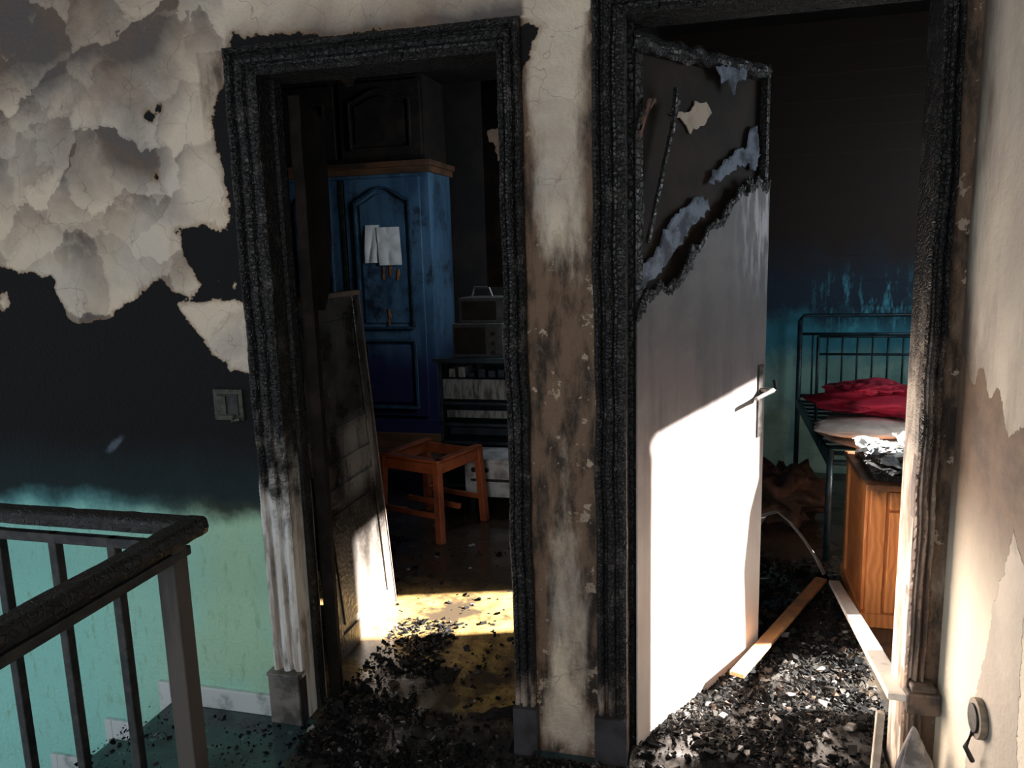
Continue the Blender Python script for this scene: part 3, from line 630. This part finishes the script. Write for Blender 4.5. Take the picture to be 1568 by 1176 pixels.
def cf(u,v):
    a=2*math.pi*u;h=v;r=(1-h)**.8*1.0+.02
    x=.545+math.cos(a)*.080*r*(1+.25*N3(math.cos(a),math.sin(a),h*2,2))-.02*h;y_=-.095+math.sin(a)*.07*r
    return (min(x,.598),y_,.29*h+.01*N3(x,y_,h,20))
b.grid(cf,30,16);b.obj('concrete_chunk',[CONC])

# ------------------------------------------------------------------ debris
def M_debris():
    k=NM('debris_chunks',.95,spec=.05);t=k.attr('tone');n=k.noise(60,4)
    r=k.n.new('ShaderNodeValToRGB');k.l(t,r.inputs[0]);e=r.color_ramp;e.interpolation='CONSTANT'
    e.elements[0].position=0;e.elements[0].color=(.005,.005,.005,1);e.elements[1].position=.5;e.elements[1].color=(.014,.013,.0125,1)
    for p,c in ((.76,(.032,.029,.026,1)),(.88,(.065,.058,.052,1)),(.94,(.07,.048,.035,1)),(.975,(.22,.215,.21,1))): q=e.elements.new(p);q.color=c
    k.col(k.mix(k.mp(n,.4,.7,0,.5),r.outputs[0],(.016,.016,.016)));k.bump(n,.002);return k.m
MD=M_debris()
def M_ash():
    k=NM('wet_ash_mud',.4);n=k.noise(9,7,.7);m=k.noise(4,5)
    ld=k.math('MULTIPLY',k.mp(k.X,-.62,-.5,1,0),k.mp(k.Y,-.02,.10))
    c=k.mix(k.mp(n,.42,.62),(.012,.011,.010),(.034,.029,.025));c=k.mix(k.math('MULTIPLY',ld,k.mp(m,.4,.55)),c,(.065,.042,.023))
    k.col(c);k.rough(k.mp(m,.42,.55,.07,.6));k.bump(k.noise(45,6,.7),.004,.6);return k.m
MASH=M_ash()
def mound(x,y):
    h=.026*max(0,1-abs(y+.02)/.45)*(1 if x>-1.15 else max(0,1-(-1.15-x)/.2))*(.55+.45*min(1,max(0,(x+.9)/1.0)))
    if x>-.2 and y>0: h+=.035*max(0,1-y/1.3)*min(1,(x+.2)/.2)
    if x>.2: h+=.025*max(0,1-abs(y-.15)/.5)
    if x<-.55 and y>.05: h*=max(0,1-(y-.05)/.6)*.8
    if x<-.9 and x>-1.2 and y<.4: h+=.010
    return h*(.6+1.1*noise.fractal(Vector((x*5,y*5,.3)),1,2,4)*.6+.3)
corners=np.array([(-1,-1,-1),(1,-1,-1),(1,1,-1),(-1,1,-1),(-1,-1,1),(1,-1,1),(1,1,1),(-1,1,1)],float)
fq=[(0,3,2,1),(4,5,6,7),(0,1,5,4),(1,2,6,5),(2,3,7,6),(3,0,4,7)]
def inwall(x,y,m=0.): return (-.05-m<y<.15+m) and not((-1.28+m<x<-.59-m)or(-.21+m<x<.49-m))
def chunks(parent,regions,seed):
    rr=np.random.default_rng(seed);V=[];F=[];T=[]
    for (x0,x1,y0,y1,n,smin,smax,big) in regions:
        for _ in range(n):
            x=rr.uniform(x0,x1);y=rr.uniform(y0,y1)
            if rr.random()>.15+1.3*max(0,.42+N3(x,y,seed,6)): continue
            s=smin+(smax-smin)*rr.random()**4
            if rr.random()<big:s*=1.9
            if inwall(x,y,s*.6): continue
            dims=np.array([s*rr.uniform(.6,1.6),s*rr.uniform(.4,1.),s*rr.uniform(.2,.65)])
            c=corners*dims*(1+rr.uniform(-.7,.3,(8,3)))
            q=Matrix.Rotation(rr.uniform(0,6.3),3,'Z')@Matrix.Rotation(rr.normal(0,.4),3,'X')@Matrix.Rotation(rr.normal(0,.4),3,'Y')
            c=c@np.array(q).T
            c+= (x,y,max(0,mound(x,y))+dims[2]*.5)
            if y<.12: c[:,0]=np.minimum(c[:,0],.596)
            o=len(V);V.extend(c.tolist());F.extend([tuple(o+i for i in f) for f in fq]);T.extend([rr.random()]*8)
    me=bpy.data.meshes.new('chunks');me.from_pydata(V,[],F);me.materials.append(MD);ob=bpy.data.objects.new('chunks',me);COL.objects.link(ob);fattr(ob,'tone',T);ob.parent=parent
def ash(nm,x0,x1,y0,y1):
    b=MB();b.grid(lambda u,v:(x0+(x1-x0)*u,y0+(y1-y0)*v,mound(x0+(x1-x0)*u,y0+(y1-y0)*v)-.004),int((x1-x0)/.018),int((y1-y0)/.018))
    return b.obj(nm,[MASH],smooth=True)
chunks(ash('fire_debris',-1.35,.59,-.55,-.045),[(-1.25,.58,-.5,-.03,22000,.002,.010,.06),(-1.9,-1.25,-.5,-.03,800,.002,.009,.0),(-1.3,-1.0,-.2,-.03,900,.002,.012,.05)],11)
chunks(ash('fire_debris.001',-1.265,-.59,-.045,.8),[(-1.27,-.6,.0,.12,1000,.002,.010,.03),(-.85,-.6,.1,.5,180,.002,.009,.03),(-1.27,-.98,.0,.75,2800,.002,.012,.07),(-1.1,-.7,.2,.8,320,.003,.011,.05),(-1.9,-.75,.8,1.6,300,.004,.016,.05),(-1.95,-1.6,1.4,1.65,160,.008,.028,.1)],12)
dd=ash('fire_debris.002',-.22,.50,-.045,1.4)
chunks(dd,[(-.2,.57,0,.9,23000,.002,.011,.06),(0,.58,.9,1.7,3200,.003,.014,.05)],13)
b=MB();r=random.Random(21)
for (x,y,s) in ((-.10,-.02,.020),(-.02,.10,.013),(.22,.20,.017),(.30,.12,.012),(.12,.05,.012),(.37,.35,.016),(.42,.16,.016),(.33,.02,.014),(.20,.5,.013),(.40,.62,.014),(.05,.22,.012),(.28,.40,.011)):
    M=Matrix.Translation((x,y,max(0,mound(x,y))+s*.4))@Matrix.Rotation(r.uniform(0,6),4,'Z')@Matrix.Rotation(r.uniform(-.4,.4),4,'X')
    vs=[(a*s*r.uniform(.7,1.6),c*s*r.uniform(.4,1.1),e*s*r.uniform(.15,.45)) for a,c,e in corners]
    b.add(vs,fq,0,M)
b.obj('plaster_rubble',[M_simple('plaster_rubble_grey',(.22,.205,.19),(.06,.055,.05),30,.9,spec=.1)],.003).parent=dd

# ------------------------------------------------------------------ lights
sun=bpy.data.lights.new('sun','SUN');sun.energy=100;sun.angle=math.radians(.7);sun.color=(1,.96,.90)
so=bpy.data.objects.new('sun',sun);COL.objects.link(so);so.rotation_euler=Vector((1,.3125,.5)).to_track_quat('Z','Y').to_euler()
def area(name,loc,target,sx,sy,e,c):
    l=bpy.data.lights.new(name,'AREA');l.shape='RECTANGLE';l.size=sx;l.size_y=sy;l.energy=e;l.color=c
    o=bpy.data.objects.new(name,l);COL.objects.link(o);o.location=loc;o.rotation_euler=(Vector(loc)-Vector(target)).to_track_quat('Z','Y').to_euler()
area('hall_fill_light',(-.9,-3.1,1.9),(-.8,0,1.2),1.6,1.4,30,(.98,.98,1))  # added fill lamp behind the camera for an assumed window; none is built
area('room_fill_light',(2.55,1.6,1.7),(0,1.8,.8),1.2,1.3,22,(.88,.95,1))  # added area lamp just inside the windows assumed from the sun patches
area('wardrobe_fill_light',(-.55,2.75,1.9),(-2.6,3.55,1.5),.6,.9,19,(.78,.89,1))  # added fill lamp inside the room to brighten the wardrobe, no window here
w=bpy.data.worlds.new('world');S.world=w;w.use_nodes=True;bg=w.node_tree.nodes['Background'];bg.inputs[0].default_value=(.82,.90,1,1);bg.inputs[1].default_value=.74

# ------------------------------------------------------------------ camera
th=math.atan(.1692);rho=math.radians(1.65);psi=math.radians(14.7)
def world(A,B,f):
    fw=f*math.cos(th)-B*math.sin(th);dn=B*math.cos(th)+f*math.sin(th)
    return Vector((A*math.cos(psi)-fw*math.sin(psi),fw*math.cos(psi)+A*math.sin(psi),-dn))
ex=world(math.cos(rho),math.sin(rho),0);ey=-world(-math.sin(rho),math.cos(rho),0);ez=-world(0,0,1)
cd=bpy.data.cameras.new('camera');cd.sensor_width=36;cd.lens=36*1178/1568;cd.clip_start=.05
co=bpy.data.objects.new('camera',cd);COL.objects.link(co)
co.matrix_world=Matrix(((ex.x,ey.x,ez.x,0),(ex.y,ey.y,ez.y,-2.12),(ex.z,ey.z,ez.z,1.53),(0,0,0,1)))
S.camera=co
